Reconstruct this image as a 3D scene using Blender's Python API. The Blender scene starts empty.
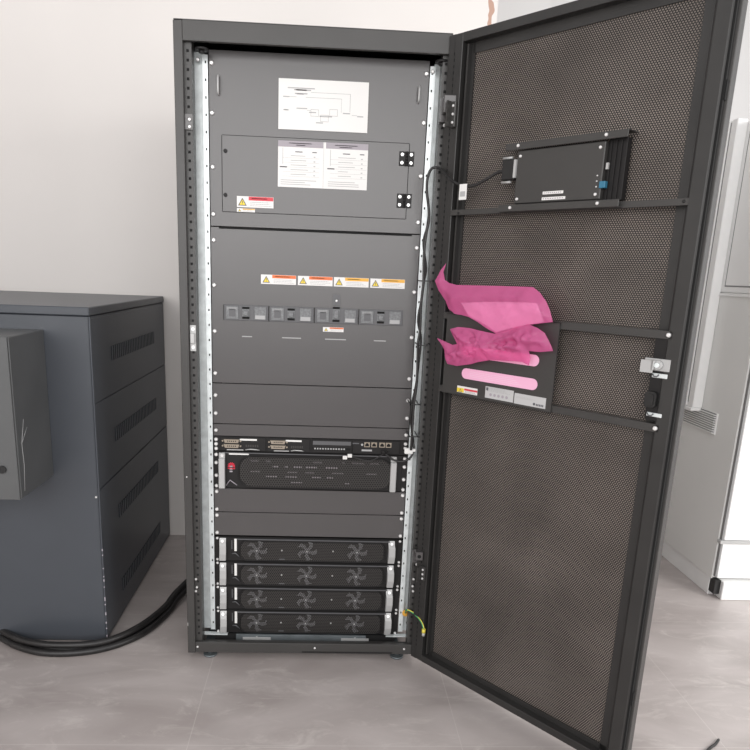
import bpy, math, random
from mathutils import Vector, Matrix, noise, geometry
random.seed(4)
SC = bpy.context.scene
COL = SC.collection

# ------------------------------------------------------------ camera
CX, CY, CZ = 0.4497, -2.1626, 1.3438
YAW, PITCH, ROLL, FPX = 0.0484, 0.2413, 0.0375, 679.19
SX, SY = -21.6375, 65.346
cy_, sy_ = math.cos(YAW), math.sin(YAW)
cp_, sp_ = math.cos(PITCH), math.sin(PITCH)
FW = Vector((sy_*cp_, cy_*cp_, -sp_))
RT = Vector((cy_, -sy_, 0))
UP = RT.cross(FW)
RT, UP = (math.cos(ROLL)*RT + math.sin(ROLL)*UP), (-math.sin(ROLL)*RT + math.cos(ROLL)*UP)
CAMP = Vector((CX, CY, CZ))
cam = bpy.data.cameras.new('camera')
camo = bpy.data.objects.new('camera', cam)
COL.objects.link(camo)
camo.matrix_world = Matrix(((RT.x, UP.x, -FW.x, CX), (RT.y, UP.y, -FW.y, CY), (RT.z, UP.z, -FW.z, CZ), (0, 0, 0, 1)))
cam.sensor_fit = 'HORIZONTAL'; cam.sensor_width = 36
cam.lens = 36*FPX/750
cam.shift_x = -SX/750; cam.shift_y = SY/750
cam.clip_start = 0.02
SC.camera = camo

def ray(px, py):
    return FW + (px-375-SX)/FPX*RT - (py-375-SY)/FPX*UP
def un(px, py, axis, val):
    """measure a point of the photograph on a world plane"""
    D = ray(px, py)
    return CAMP + (val-CAMP[axis])/D[axis]*D

PHI = 0.8599
HINGE = Vector((0.8, -0.02, 0))
DD = Vector((math.cos(PHI), -math.sin(PHI), 0))
DN = Vector((-math.sin(PHI), -math.cos(PHI), 0))
def dp(px, py, w=0.0):
    """measure a point on the door's inner plane, w in front of it: (u, z)"""
    D = ray(px, py)
    t = (HINGE + w*DN - CAMP).dot(DN)/D.dot(DN)
    P = CAMP + t*D
    return (P-HINGE).dot(DD), P.z

I4 = Matrix.Identity(4)
DOOR = Matrix.Translation(HINGE) @ Matrix.Rotation(-PHI, 4, 'Z')   # local x along the door, local -y = inner side

# ------------------------------------------------------------ materials
def principled(name, col, rough=.5, metal=0, var=.0, vscale=8, bump=0, bscale=200, spec=.5, coat=0):
    m = bpy.data.materials.new(name); m.use_nodes = True
    nt = m.node_tree; b = nt.nodes['Principled BSDF']
    b.inputs['Base Color'].default_value = (*col, 1)
    b.inputs['Roughness'].default_value = rough
    b.inputs['Metallic'].default_value = metal
    b.inputs['Specular IOR Level'].default_value = spec
    tc = nt.nodes.new('ShaderNodeTexCoord')
    if var:
        n = nt.nodes.new('ShaderNodeTexNoise'); n.inputs['Scale'].default_value = vscale
        n.inputs['Detail'].default_value = 6
        r = nt.nodes.new('ShaderNodeMapRange')
        r.inputs['From Min'].default_value = .3; r.inputs['From Max'].default_value = .7
        r.inputs['To Min'].default_value = 1-var; r.inputs['To Max'].default_value = 1+var
        mx = nt.nodes.new('ShaderNodeVectorMath'); mx.operation = 'SCALE'
        mx.inputs[0].default_value = col
        nt.links.new(tc.outputs['Object'], n.inputs['Vector'])
        nt.links.new(n.outputs['Fac'], r.inputs['Value'])
        nt.links.new(r.outputs['Result'], mx.inputs['Scale'])
        nt.links.new(mx.outputs['Vector'], b.inputs['Base Color'])
    if bump:
        n2 = nt.nodes.new('ShaderNodeTexNoise'); n2.inputs['Scale'].default_value = bscale
        bp = nt.nodes.new('ShaderNodeBump'); bp.inputs['Strength'].default_value = bump
        bp.inputs['Distance'].default_value = .001
        nt.links.new(tc.outputs['Object'], n2.inputs['Vector'])
        nt.links.new(n2.outputs['Fac'], bp.inputs['Height'])
        nt.links.new(bp.outputs['Normal'], b.inputs['Normal'])
    return m

M = {}
M['rack'] = principled('rack_powder_coat', (.044, .042, .040), .38, var=.06, bump=.25, bscale=900)
M['panel'] = principled('panel_paint', (.064, .059, .059), .30, spec=.75, var=.05, vscale=3, bump=.2, bscale=900)
M['door'] = principled('door_paint', (.026, .025, .024), .40, var=.15, bump=.25, bscale=900)
M['mesh'] = principled('perforated_steel', (.014, .012, .011), .5, var=.2, vscale=14)
M['filter'] = principled('dust_filter_foam', (.37, .32, .285), .8, var=.28, vscale=5)
_nt = M['filter'].node_tree; _tl = _nt.nodes.new('ShaderNodeBsdfTranslucent'); _tl.inputs['Color'].default_value = (.36, .315, .285, 1)
_mx = _nt.nodes.new('ShaderNodeMixShader'); _mx.inputs['Fac'].default_value = .35
_nt.links.new(_nt.nodes['Principled BSDF'].outputs[0], _mx.inputs[1]); _nt.links.new(_tl.outputs[0], _mx.inputs[2]); _nt.links.new(_mx.outputs[0], _nt.nodes['Material Output'].inputs['Surface'])
M['black'] = principled('black_plastic', (.012, .012, .012), .4)
M['hole'] = principled('hole_black', (.004, .004, .004), .9)
M['dark'] = principled('dark_metal', (.013, .012, .012), .5, spec=.3)
M['grille'] = principled('grille_metal', (.046, .042, .040), .45, spec=.4)
M['zinc'] = principled('galvanised_steel', (.74, .78, .78), .36, metal=.25, var=.12, vscale=40, bump=.3, bscale=300)
M['zincplate'] = principled('bluish_steel_plate', (.16, .18, .19), .4, metal=.4, var=.15, vscale=20)
M['screw'] = principled('nickel_screw', (.82, .81, .80), .3, metal=.3)
M['silver'] = principled('silver_plastic', (.46, .46, .455), .4, metal=.2, var=.05)
M['white'] = principled('label_white', (.76, .75, .73), .5)
M['ink'] = principled('label_ink', (.10, .10, .11), .6)
M['greyink'] = principled('label_grey', (.36, .33, .36), .6)
M['lightink'] = principled('label_pale_grey', (.40, .40, .40), .6)
M['red'] = principled('label_red', (.62, .05, .07), .5)
M['orange'] = principled('label_orange', (.75, .17, .05), .5)
M['amber'] = principled('label_amber', (.80, .42, .06), .5)
M['yellow'] = principled('label_yellow', (.82, .62, .05), .5)
M['greylabel'] = principled('label_silver', (.50, .50, .50), .4)
M['breaker'] = principled('breaker_grey', (.10, .10, .105), .45)
M['breakerface'] = principled('breaker_face', (.17, .175, .18), .5, var=.25, vscale=160)
M['brass'] = principled('connector_tin', (.36, .31, .25), .35, metal=.6)
M['blade'] = principled('fan_blade', (.20, .20, .21), .3)
M['battery'] = principled('battery_cabinet_paint', (.056, .062, .073), .38, var=.07, vscale=4, bump=.2, bscale=700)
M['boxpaint'] = principled('wall_box_paint', (.085, .087, .088), .42, var=.08, vscale=6)
M['cable'] = principled('cable_sheath', (.016, .015, .015), .42, var=.3, vscale=30)
M['tape'] = principled('tie_white', (.8, .8, .78), .5)
M['green'] = principled('earth_green', (.06, .33, .12), .4)
M['lug'] = principled('lug_yellow', (.75, .62, .08), .35)
M['blue'] = principled('port_blue', (.03, .16, .26), .4)
M['whitecab'] = principled('white_cabinet_paint', (.84, .84, .83), .4, var=.02)
M['greycab'] = principled('grey_cabinet_paint', (.76, .76, .74), .35, var=.03, vscale=2)
M['seam'] = principled('seam_grey', (.22, .22, .22), .6)
M['logored'] = principled('logo_red', (.65, .02, .05), .45)
M['card'] = principled('card_pinkish_white', (.86, .68, .76), .6)
M['pinkfilm'] = principled('pink_film_flat', (.85, .46, .64), .3)

def pink_bag():
    m = bpy.data.materials.new('pink_plastic_film'); m.use_nodes = True
    nt = m.node_tree; b = nt.nodes['Principled BSDF']; out = nt.nodes['Material Output']
    b.inputs['Base Color'].default_value = (.88, .23, .50, 1); b.inputs['Roughness'].default_value = .14
    tc = nt.nodes.new('ShaderNodeTexCoord'); n = nt.nodes.new('ShaderNodeTexNoise')
    n.inputs['Scale'].default_value = 22; n.inputs['Detail'].default_value = 5; n.inputs['Distortion'].default_value = 1.5
    bp = nt.nodes.new('ShaderNodeBump'); bp.inputs['Strength'].default_value = .5; bp.inputs['Distance'].default_value = .01
    nt.links.new(tc.outputs['Object'], n.inputs['Vector']); nt.links.new(n.outputs['Fac'], bp.inputs['Height'])
    nt.links.new(bp.outputs['Normal'], b.inputs['Normal'])
    tl = nt.nodes.new('ShaderNodeBsdfTranslucent'); tl.inputs['Color'].default_value = (1, .34, .6, 1)
    tp = nt.nodes.new('ShaderNodeBsdfTransparent'); tp.inputs['Color'].default_value = (1, .66, .84, 1)
    a = nt.nodes.new('ShaderNodeMixShader'); a.inputs['Fac'].default_value = .3
    c = nt.nodes.new('ShaderNodeMixShader'); c.inputs['Fac'].default_value = .50
    nt.links.new(b.outputs[0], a.inputs[1]); nt.links.new(tl.outputs[0], a.inputs[2])
    nt.links.new(a.outputs[0], c.inputs[1]); nt.links.new(tp.outputs[0], c.inputs[2])
    nt.links.new(c.outputs[0], out.inputs['Surface'])
    return m
M['bag'] = pink_bag()

def wall_mat(name, col):
    m = principled(name, col, .8, var=.035, vscale=1.3, bump=.15, bscale=120)
    return m
M['wall'] = wall_mat('white_wall_paint', (.715, .682, .655))
M['wall2'] = wall_mat('rear_wall_paint', (.66, .65, .64))

def stained_wall():
    """white paint with a rust streak near the corner"""
    m = wall_mat('white_wall_paint_with_rust_streak', (.715, .682, .655))
    nt = m.node_tree; N = nt.nodes; L = nt.links; b = N['Principled BSDF']
    src = b.inputs['Base Color'].links[0].from_socket
    g = N.new('ShaderNodeNewGeometry'); sx = N.new('ShaderNodeSeparateXYZ'); L.new(g.outputs['Position'], sx.inputs[0])
    n = N.new('ShaderNodeTexNoise'); n.inputs['Scale'].default_value = 9; L.new(g.outputs['Position'], n.inputs['Vector'])
    def math_(op, a, b_):
        x = N.new('ShaderNodeMath'); x.operation = op
        for i, v in enumerate((a, b_)):
            if isinstance(v, (int, float)): x.inputs[i].default_value = v
            else: L.new(v, x.inputs[i])
        return x.outputs[0]
    off = math_('MULTIPLY', math_('SUBTRACT', n.outputs['Fac'], .5), .12)
    d = math_('ABSOLUTE', math_('SUBTRACT', math_('ADD', sx.outputs['X'], off), 1.158), 0)
    k = math_('MULTIPLY', math_('LESS_THAN', d, .009), math_('GREATER_THAN', sx.outputs['Z'], 2.40))
    mix = N.new('ShaderNodeMix'); mix.data_type = 'RGBA'
    L.new(math_('MULTIPLY', k, .75), mix.inputs[0]); L.new(src, mix.inputs[6]); mix.inputs[7].default_value = (.38, .17, .09, 1)
    L.new(mix.outputs[2], b.inputs['Base Color'])
    return m
M['wallstain'] = stained_wall()

def floor_mat():
    m = bpy.data.materials.new('polished_stone_tiles'); m.use_nodes = True
    nt = m.node_tree; N = nt.nodes; L = nt.links; b = N['Principled BSDF']
    g = N.new('ShaderNodeNewGeometry')
    n1 = N.new('ShaderNodeTexNoise'); n1.inputs['Scale'].default_value = 3.2; n1.inputs['Detail'].default_value = 8; n1.inputs['Distortion'].default_value = .6
    n2 = N.new('ShaderNodeTexNoise'); n2.inputs['Scale'].default_value = 7; n2.inputs['Detail'].default_value = 12; n2.inputs['Roughness'].default_value = .75
    n2.inputs['Distortion'].default_value = 1.2
    mp = N.new('ShaderNodeMapping'); mp.inputs['Scale'].default_value = (.7, 1.7, 1); mp.inputs['Rotation'].default_value = (0, 0, .5)
    L.new(g.outputs['Position'], mp.inputs['Vector'])
    for n in (n1, n2): L.new(mp.outputs[0], n.inputs['Vector'])
    r1 = N.new('ShaderNodeValToRGB')
    r1.color_ramp.elements[0].position = .35; r1.color_ramp.elements[0].color = (.345, .305, .292, 1)
    r1.color_ramp.elements[1].position = .65; r1.color_ramp.elements[1].color = (.47, .425, .41, 1)
    L.new(n1.outputs['Fac'], r1.inputs[0])
    r2 = N.new('ShaderNodeValToRGB')
    r2.color_ramp.elements[0].position = .53; r2.color_ramp.elements[0].color = (0, 0, 0, 1)
    r2.color_ramp.elements[1].position = .70; r2.color_ramp.elements[1].color = (.55, .55, .55, 1)
    L.new(n2.outputs['Fac'], r2.inputs[0])
    mx = N.new('ShaderNodeMix'); mx.data_type = 'RGBA'
    L.new(r2.outputs[0], mx.inputs[0]); L.new(r1.outputs[0], mx.inputs[6]); mx.inputs[7].default_value = (.60, .56, .53, 1)
    # tile joints
    s = N.new('ShaderNodeSeparateXYZ'); L.new(g.outputs['Position'], s.inputs[0])
    def mt(op, a, b_=0.0):
        x = N.new('ShaderNodeMath'); x.operation = op
        for i, v in enumerate((a, b_)):
            if isinstance(v, (int, float)): x.inputs[i].default_value = v
            else: L.new(v, x.inputs[i])
        return x.outputs[0]
    jx = mt('LESS_THAN', mt('FRACT', mt('DIVIDE', mt('ADD', s.outputs['X'], 7.915), .8)), .0032)
    jy = mt('LESS_THAN', mt('FRACT', mt('DIVIDE', mt('ADD', s.outputs['Y'], 8.10), .765)), .0036)
    j = mt('MAXIMUM', jx, jy)
    m2 = N.new('ShaderNodeMix'); m2.data_type = 'RGBA'
    L.new(mt('MULTIPLY', j, .35), m2.inputs[0]); L.new(mx.outputs[2], m2.inputs[6]); m2.inputs[7].default_value = (.62, .59, .56, 1)
    L.new(m2.outputs[2], b.inputs['Base Color'])
    rr = N.new('ShaderNodeMapRange'); rr.inputs['To Min'].default_value = .24; rr.inputs['To Max'].default_value = .42
    L.new(n2.outputs['Fac'], rr.inputs['Value']); L.new(rr.outputs[0], b.inputs['Roughness'])
    return m
M['floor'] = floor_mat()

# ------------------------------------------------------------ mesh helpers
class MB:
    def __init__(self): self.v = []; self.f = []; self.m = []; self.s = []
    def poly(self, pts, m=0):
        b = len(self.v); self.v += [tuple(p) for p in pts]; self.f.append(tuple(range(b, b+len(pts)))); self.m.append(m); self.s.append(False)
    def box(self, x0, x1, y0, y1, z0, z1, m=0, bev=0.0):
        if x0 > x1: x0, x1 = x1, x0
        if y0 > y1: y0, y1 = y1, y0
        if z0 > z1: z0, z1 = z1, z0
        b = len(self.v)
        if bev and min(x1-x0, y1-y0, z1-z0) > 2.2*bev:
            e = bev
            pts = []
            for (X, sx) in ((x0, 1), (x1, -1)):
                for (Y, sy) in ((y0, 1), (y1, -1)):
                    for (Z, sz) in ((z0, 1), (z1, -1)):
                        pts += [(X, Y+sy*e, Z+sz*e), (X+sx*e, Y, Z+sz*e), (X+sx*e, Y+sy*e, Z)]
            self.v += pts
            def c(i, j, k, a): return b + (i*4+j*2+k)*3+a
            F = []
            for i in (0, 1): F.append([c(i, 0, 0, 0), c(i, 0, 1, 0), c(i, 1, 1, 0), c(i, 1, 0, 0)])
            for j in (0, 1): F.append([c(0, j, 0, 1), c(1, j, 0, 1), c(1, j, 1, 1), c(0, j, 1, 1)])
            for k in (0, 1): F.append([c(0, 0, k, 2), c(0, 1, k, 2), c(1, 1, k, 2), c(1, 0, k, 2)])
            for j in (0, 1):
                for k in (0, 1): F.append([c(0, j, k, 1), c(1, j, k, 1), c(1, j, k, 2), c(0, j, k, 2)])
            for i in (0, 1):
                for k in (0, 1): F.append([c(i, 0, k, 0), c(i, 1, k, 0), c(i, 1, k, 2), c(i, 0, k, 2)])
                for j in (0, 1): F.append([c(i, j, 0, 0), c(i, j, 1, 0), c(i, j, 1, 1), c(i, j, 0, 1)])
                for j in (0, 1):
                    for k in (0, 1): F.append([c(i, j, k, 0), c(i, j, k, 1), c(i, j, k, 2)])
            ctr = Vector(((x0+x1)/2, (y0+y1)/2, (z0+z1)/2))
            seen = set()
            for f in F:
                if tuple(sorted(f)) in seen: continue
                seen.add(tuple(sorted(f)))
                P = [Vector(self.v[q]) for q in f]; n = (P[1]-P[0]).cross(P[2]-P[0])
                if n.dot(sum(P, Vector())/len(P)-ctr) < 0: f = f[::-1]
                self.f.append(tuple(f)); self.m.append(m); self.s.append(False)
            return
        self.v += [(x0, y0, z0), (x1, y0, z0), (x1, y1, z0), (x0, y1, z0), (x0, y0, z1), (x1, y0, z1), (x1, y1, z1), (x0, y1, z1)]
        for f in ((0, 3, 2, 1), (4, 5, 6, 7), (0, 1, 5, 4), (1, 2, 6, 5), (2, 3, 7, 6), (3, 0, 4, 7)):
            self.f.append(tuple(b+i for i in f)); self.m.append(m); self.s.append(False)
    def cyl(self, c, axis, r, h, n=16, m=0, r2=None):
        """solid cylinder starting at c along axis vector"""
        a = Vector(axis).normalized(); t = a.orthogonal().normalized(); u = a.cross(t); c = Vector(c)
        r2 = r if r2 is None else r2
        b = len(self.v)
        for k in range(n):
            q = 2*math.pi*k/n; d = math.cos(q)*t+math.sin(q)*u
            self.v.append(tuple(c+r*d)); self.v.append(tuple(c+a*h+r2*d))
        for k in range(n):
            k2 = (k+1) % n
            self.f.append((b+2*k, b+2*k2, b+2*k2+1, b+2*k+1)); self.m.append(m); self.s.append(True)
        self.f.append(tuple(b+2*k for k in reversed(range(n)))); self.m.append(m); self.s.append(False)
        self.f.append(tuple(b+2*k+1 for k in range(n))); self.m.append(m); self.s.append(False)
    def tube(self, pts, r, n=10, m=0, closed=False):
        P = [Vector(p) for p in pts]; N = len(P); b = len(self.v); prev = None
        for i in range(N):
            if closed: t = (P[(i+1) % N]-P[i-1]).normalized()
            else: t = (P[min(i+1, N-1)]-P[max(i-1, 0)]).normalized()
            if prev is None: a = t.orthogonal().normalized()
            else: a = (prev-t*prev.dot(t)).normalized()
            prev = a; c = t.cross(a); rr = r[i] if isinstance(r, (list, tuple)) else r
            for k in range(n):
                q = 2*math.pi*k/n; self.v.append(tuple(P[i]+rr*(math.cos(q)*a+math.sin(q)*c)))
        for i in range(N if closed else N-1):
            j = (i+1) % N
            for k in range(n):
                k2 = (k+1) % n
                self.f.append((b+i*n+k, b+i*n+k2, b+j*n+k2, b+j*n+k)); self.m.append(m); self.s.append(True)
        if not closed:
            self.f.append(tuple(b+k for k in reversed(range(n)))); self.m.append(m); self.s.append(False)
            self.f.append(tuple(b+(N-1)*n+k for k in range(n))); self.m.append(m); self.s.append(False)
    def prism(self, pts, y0, y1, m=0):
        """polygon in (x, z) extruded from y0 to y1"""
        n = len(pts); b = len(self.v)
        self.v += [(x, y0, z) for x, z in pts] + [(x, y1, z) for x, z in pts]
        self.f.append(tuple(b+i for i in range(n))); self.f.append(tuple(b+n+i for i in reversed(range(n))))
        self.m += [m, m]; self.s += [False, False]
        for i in range(n):
            j = (i+1) % n
            self.f.append((b+i, b+n+i, b+n+j, b+j)); self.m.append(m); self.s.append(False)

WM = {}
def add(o):
    COL.objects.link(o); return o
def build(mb, name, mats, parent=None, space=I4, origin=None):
    """one mesh object; vertices are given in `space`, origin too"""
    if not isinstance(mats, (list, tuple)): mats = [mats]
    pw = WM[parent.name] if parent else I4
    og = Vector(origin) if origin is not None else (None if parent is None else None)
    if origin is None:
        if parent is not None: O = pw
        else:
            xs = [v[0] for v in mb.v]; ys = [v[1] for v in mb.v]; zs = [v[2] for v in mb.v]
            O = space @ Matrix.Translation(((min(xs)+max(xs))/2, (min(ys)+max(ys))/2, min(zs)))
    else: O = space @ Matrix.Translation(og)
    T = O.inverted() @ space
    me = bpy.data.meshes.new(name)
    me.from_pydata([T @ Vector(v) for v in mb.v], [], mb.f)
    for m in mats: me.materials.append(M[m] if isinstance(m, str) else m)
    me.polygons.foreach_set('material_index', mb.m)
    me.polygons.foreach_set('use_smooth', mb.s)
    me.update()
    o = add(bpy.data.objects.new(name, me))
    if parent: o.parent = parent
    o.matrix_basis = pw.inverted() @ O if parent else O
    WM[o.name] = O
    return o
def tag(o, label=None, cat=None, group=None, kind=None):
    if label: o['label'] = label
    if cat: o['category'] = cat
    if group: o['group'] = group
    if kind: o['kind'] = kind
    return o
def thing(name, label, cat, loc, space=I4, group=None):
    o = add(bpy.data.objects.new(name, None)); o.empty_display_size = .05
    O = space @ Matrix.Translation(loc); o.matrix_basis = O; WM[o.name] = O
    return tag(o, label, cat, group)
def copy_tree(o, parent=None):
    c = o.copy(); COL.objects.link(c); c.parent = parent
    for ch in [k for k in list(bpy.data.objects) if k.parent == o]: copy_tree(ch, c)
    return c
def smooth(pts, n=8):
    """Catmull-Rom through points"""
    P = [Vector(p) for p in pts]; P = [2*P[0]-P[1]]+P+[2*P[-1]-P[-2]]; out = []
    for i in range(1, len(P)-2):
        a, b, c, d = P[i-1:i+3]
        for k in range(n):
            t = k/n
            out.append(.5*((2*b)+(c-a)*t+(2*a-5*b+4*c-d)*t*t+(3*b-a-3*c+d)*t**3))
    out.append(P[-2]); return out
_screw = {}
def screw(parent, x, y, z, space=I4, r=.0050, name='screw', axis=(0, -1, 0), mat='screw'):
    """round screw head whose base sits at x, y, z; shares mesh data"""
    key = (r, axis, mat, space is DOOR)
    if key not in _screw:
        mb = MB(); A = Vector(axis)
        mb.cyl((0, 0, 0), axis, r, r*.45, 12); mb.cyl(A*r*.45, axis, r, r*.3, 12, r2=r*.62)
        me = bpy.data.meshes.new('screw'); me.from_pydata([Vector(v) for v in mb.v], [], mb.f)
        me.polygons.foreach_set('use_smooth', mb.s); me.materials.append(M[mat]); me.update(); _screw[key] = me
    o = add(bpy.data.objects.new(name, _screw[key])); pw = WM[parent.name]
    O = space @ Matrix.Translation((x, y, z)); o.parent = parent; o.matrix_basis = pw.inverted() @ O; WM[o.name] = O
    return o

def perforated(name, mat, parent, space, x0, x1, z0, z1, y, p, q, s, inside=None):
    """a sheet of hexagonal cells, each with a real round-ish hole"""
    V = []; F = []; idx = {}
    def cv(x, z):
        k = (round(x/p*2), round(z/q*3))
        if k not in idx: idx[k] = len(V); V.append((x, y, z))
        return idx[k]
    hexa = [(0, 2/3), (.5, 1/3), (.5, -1/3), (0, -2/3), (-.5, -1/3), (-.5, 1/3)]
    nr = int((z1-z0)/q); nc = int((x1-x0)/p)
    for j in range(nr):
        zc = z0+q*(j+.67)
        for i in range(nc):
            xc = x0+p*(i+.5+(.5 if j % 2 else 0))
            if xc+p/2 > x1+1e-6: continue
            if inside and not inside(xc, zc): continue
            o = [cv(xc+a*p, zc+b*q) for a, b in hexa]
            bI = len(V)
            for a, b in hexa: V.append((xc+a*p*s, y, zc+b*q*s))
            for k in range(6):
                k2 = (k+1) % 6
                F.append((o[k], o[k2], bI+k2, bI+k))
    mb = MB(); mb.v = V; mb.f = F; mb.m = [0]*len(F); mb.s = [False]*len(F)
    return build(mb, name, mat, parent, space)

def stadium(x0, x1, z0, z1, n=10, rfrac=1.0):
    r = (z1-z0)/2*rfrac; pts = []
    for (cx, cz, a0) in ((x1-r, z1-r, 90), (x1-r, z0+r, 0), (x0+r, z0+r, -90), (x0+r, z1-r, -180)):
        for k in range(n+1):
            a = math.radians(a0-90*k/n); pts.append((cx+r*math.cos(a), cz+r*math.sin(a)))
    return pts
def in_stadium(x0, x1, z0, z1, rfrac=1.0, mg=0):
    r = (z1-z0)/2*rfrac
    def f(x, z):
        dx = max(x0+r-x, x-(x1-r), 0); dz = max(z0+r-z, z-(z1-r), 0)
        return math.hypot(dx, dz) <= r-mg
    return f

# ------------------------------------------------------------ setting
WY = 1.155
mb = MB(); mb.box(-3.2, 6.0, -4.5, 4.2, -.05, 0); tag(build(mb, 'floor', 'floor'), kind='structure')
mb = MB(); mb.box(-3.2, 1.172, WY, WY+.12, 0, 3.4)
tag(build(mb, 'wall_back', 'wallstain'), kind='structure')
mb = MB(); mb.box(1.172, 6.0, 2.6, 2.72, 0, 3.4); tag(build(mb, 'wall_rear', 'wall2'), kind='structure')
mb = MB(); mb.box(1.052, 1.172, WY+.12, 2.6, 0, 3.4); tag(build(mb, 'wall_return', 'wall'), kind='structure')
mb = MB(); mb.box(-3.32, -3.2, -4.5, WY+.12, 0, 3.4); tag(build(mb, 'wall_left', 'wall'), kind='structure')

# ------------------------------------------------------------ the rack
Z0, ZT = .025, 2.021
PY = .075                                  # plane of the equipment fronts
rack = thing('equipment_rack', 'tall charcoal equipment rack with its perforated front door swung wide open', 'rack', (.4, .4, 0))
def PZ(px, py): return un(px, py, 1, PY).z
def PX(px, py): return un(px, py, 1, PY).x
def post(side):
    def X(x): return x if side == 0 else .8-x
    lip = .026 if side == 0 else .004
    hx0, hx1 = (lip, .048) if side == 0 else (lip, .025)
    mb = MB(); mb.box(X(0), X(lip), 0, .030, Z0, ZT-.001, 0, .0015)      # front flange
    mb.box(X(hx0-.002), X(hx1), .016, .019, Z0, 1.975)                         # perforated strip
    mb.box(X(hx1-.002), X(hx1), .019, .06, Z0, 1.975)
    mb.box(X(0), X(.003), .030, .082, Z0, ZT-.02)
    c = (hx0+hx1)/2; z = .09
    while z < 1.95:
        mb.box(X(c-.0035), X(c+.0035), .0152, .0162, z, z+.0075, 1); z += .0247
    return build(mb, 'post', ['rack', 'hole'], rack)
post(0); post(1)
mb = MB(); mb.box(.026, .796, .0, .0035, 1.968, ZT, 0, .001); mb.box(.026, .796, .0035, .012, 1.968, 1.970)
build(mb, 'top_bar', 'rack', rack)
mb = MB(); mb.box(.026, .796, .0, .014, Z0+.003, .066, 0, .002); mb.box(.026, .796, .014, .05, Z0+.004, .05)
mb.box(.40, .72, -.0008, 0, .031, .036, 2)
build(mb, 'bottom_bar', ['rack', 'screw', 'dark'], rack)
for i, x in enumerate((.034, .445, .763)): screw(rack, x, 0, .05, r=.004)
mb = MB(); mb.box(.002, .798, .0, .80, ZT, ZT+.002); build(mb, 'roof', 'rack', rack)
for x in (0, .797):
    mb = MB(); mb.box(x, x+.003, .082, .80, Z0, ZT); build(mb, 'side_panel', 'rack', rack)
mb = MB(); mb.box(.003, .797, .797, .80, Z0, ZT); build(mb, 'back_panel', 'rack', rack)
mb = MB(); mb.box(.05, .75, .05, .78, .030, .034)
mb.box(.16, .63, .060, .070, .034, .064, 0, .001); mb.box(.085, .16, .066, .070, .034, .064, 2); mb.box(.63, .735, .066, .070, .034, .064, 2)
for xc in (.235, .59):
    mb.box(xc-.05, xc+.05, .0585, .060, .044, .055, 1); mb.box(xc-.003, xc+.003, .0575, .0585, .042, .060, 1)
build(mb, 'base_plate', ['zincplate', 'silver', 'hole'], rack)
# mounting rails
for s in (0, 1):
    mb = MB()
    def X(x): return x if s == 0 else .832-x
    mb.box(X(.070), X(.084), .0765, .079, .075, 1.955)
    mb.box(X(.068), X(.070), .0765, .094, .075, 1.955)
    mb.box(X(.036), X(.070), .092, .094, .072, 1.965)
    mb.box(X(.034), X(.036), .085, .30, .072, 1.965)
    if s == 0: mb.box(.028, .034, .088, .094, .072, 1.965, 2)
    mb.box(X(.040), X(.130), .060, .078, .062, .066)
    z = .10
    while z < 1.95:
        mb.box(X(.0755), X(.0795), .0760, .0766, z, z+.007, 1); z += .0482
    z = .09
    if s == 1: mb.box(X(.05), X(.054), .0915, .092, .1, .107, 1)
    tag(build(mb, 'mounting_rail', ['zinc', 'hole', 'dark'], rack), 'bright galvanised mounting rail')
# bolts at the rail tops
for x in (.065, .765):
    mb = MB(); mb.cyl((x+.01, .03, 1.952), (0, 0, 1), .020, .006, 18); mb.cyl((x+.01, .03, 1.945), (0, 0, 1), .009, .008, 6); build(mb, 'rail_bolt', 'dark', rack)
    screw(rack, x-.01, .076, 1.94, r=.006)
# latch keeper on the left post
mb = MB(); a = un(188, 325, 1, .016); b = un(195, 351, 1, .016)
mb.box(.028, .046, .0135, .0155, b.z, a.z, 0); mb.box(.029, .043, .004, .0135, b.z+.024, a.z-.024, 0, .002)
mb.cyl((.037, .0135, b.z+.012), (0, -1, 0), .006, .002, 12, 1); mb.cyl((.037, .0135, a.z-.012), (0, -1, 0), .006, .002, 12, 1)
tag(build(mb, 'latch_keeper', ['silver', 'screw'], rack), 'silver latch keeper')
zb = un(187, 122, 1, .016).z
mb = MB(); mb.box(.024, .050, .010, .0150, zb-.022, zb+.022, 0, .001); build(mb, 'post_bracket', 'panel', rack)
for dz in (-.014, .006): screw(rack, .040, .010, zb+dz, r=.005)
for px, py in ((196, 579), (196, 591), (197, 587), (193, 585)):
    p = un(px, py, 1, .016); screw(rack, min(p.x, .044), .0155, p.z, r=.0045)
for px, py in ((413.5, 579), (412, 586), (413, 591)):
    p = un(px, py, 1, .016); screw(rack, max(p.x, .782), .0155, p.z, r=.0045)
p = un(189, 477, 1, 0); screw(rack, .010, 0, p.z, r=.0025)
mb = MB(); p = un(176, 624, 1, 0); mb.box(.001, .003, -.0006, 0, p.z-.006, p.z+.006); build(mb, 'paint_chip', 'silver', rack)
# feet
for x in (.072, .742):
    for y in (.035, .74):
        mb = MB(); mb.cyl((x, y, 0), (0, 0, 1), .024, .007, 24); mb.cyl((x, y, .007), (0, 0, 1), .009, .026, 12); build(mb, 'levelling_foot', 'zincplate', rack)
# grey hinge blocks on the right post
for (px, py, h, w) in ((452, 105, .048, .036), (421, 555, .030, .026)):
    p = un(px, py, 1, -.02)
    mb = MB(); mb.box(.778, .778+w, -.034, -.004, p.z-h/2, p.z+h/2, 0, .002)
    mb.box(.772, .800, -.006, .004, p.z-h/2-.02, p.z+h/2-.004)
    mb.cyl((.778+w/2, -.034, p.z), (0, -1, 0), .006, .0012, 14, 1)
    build(mb, 'door_hinge', ['panel', 'hole'], rack)
    screw(rack, .790, .0, p.z-h/2-.028, r=.0055); 

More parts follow.
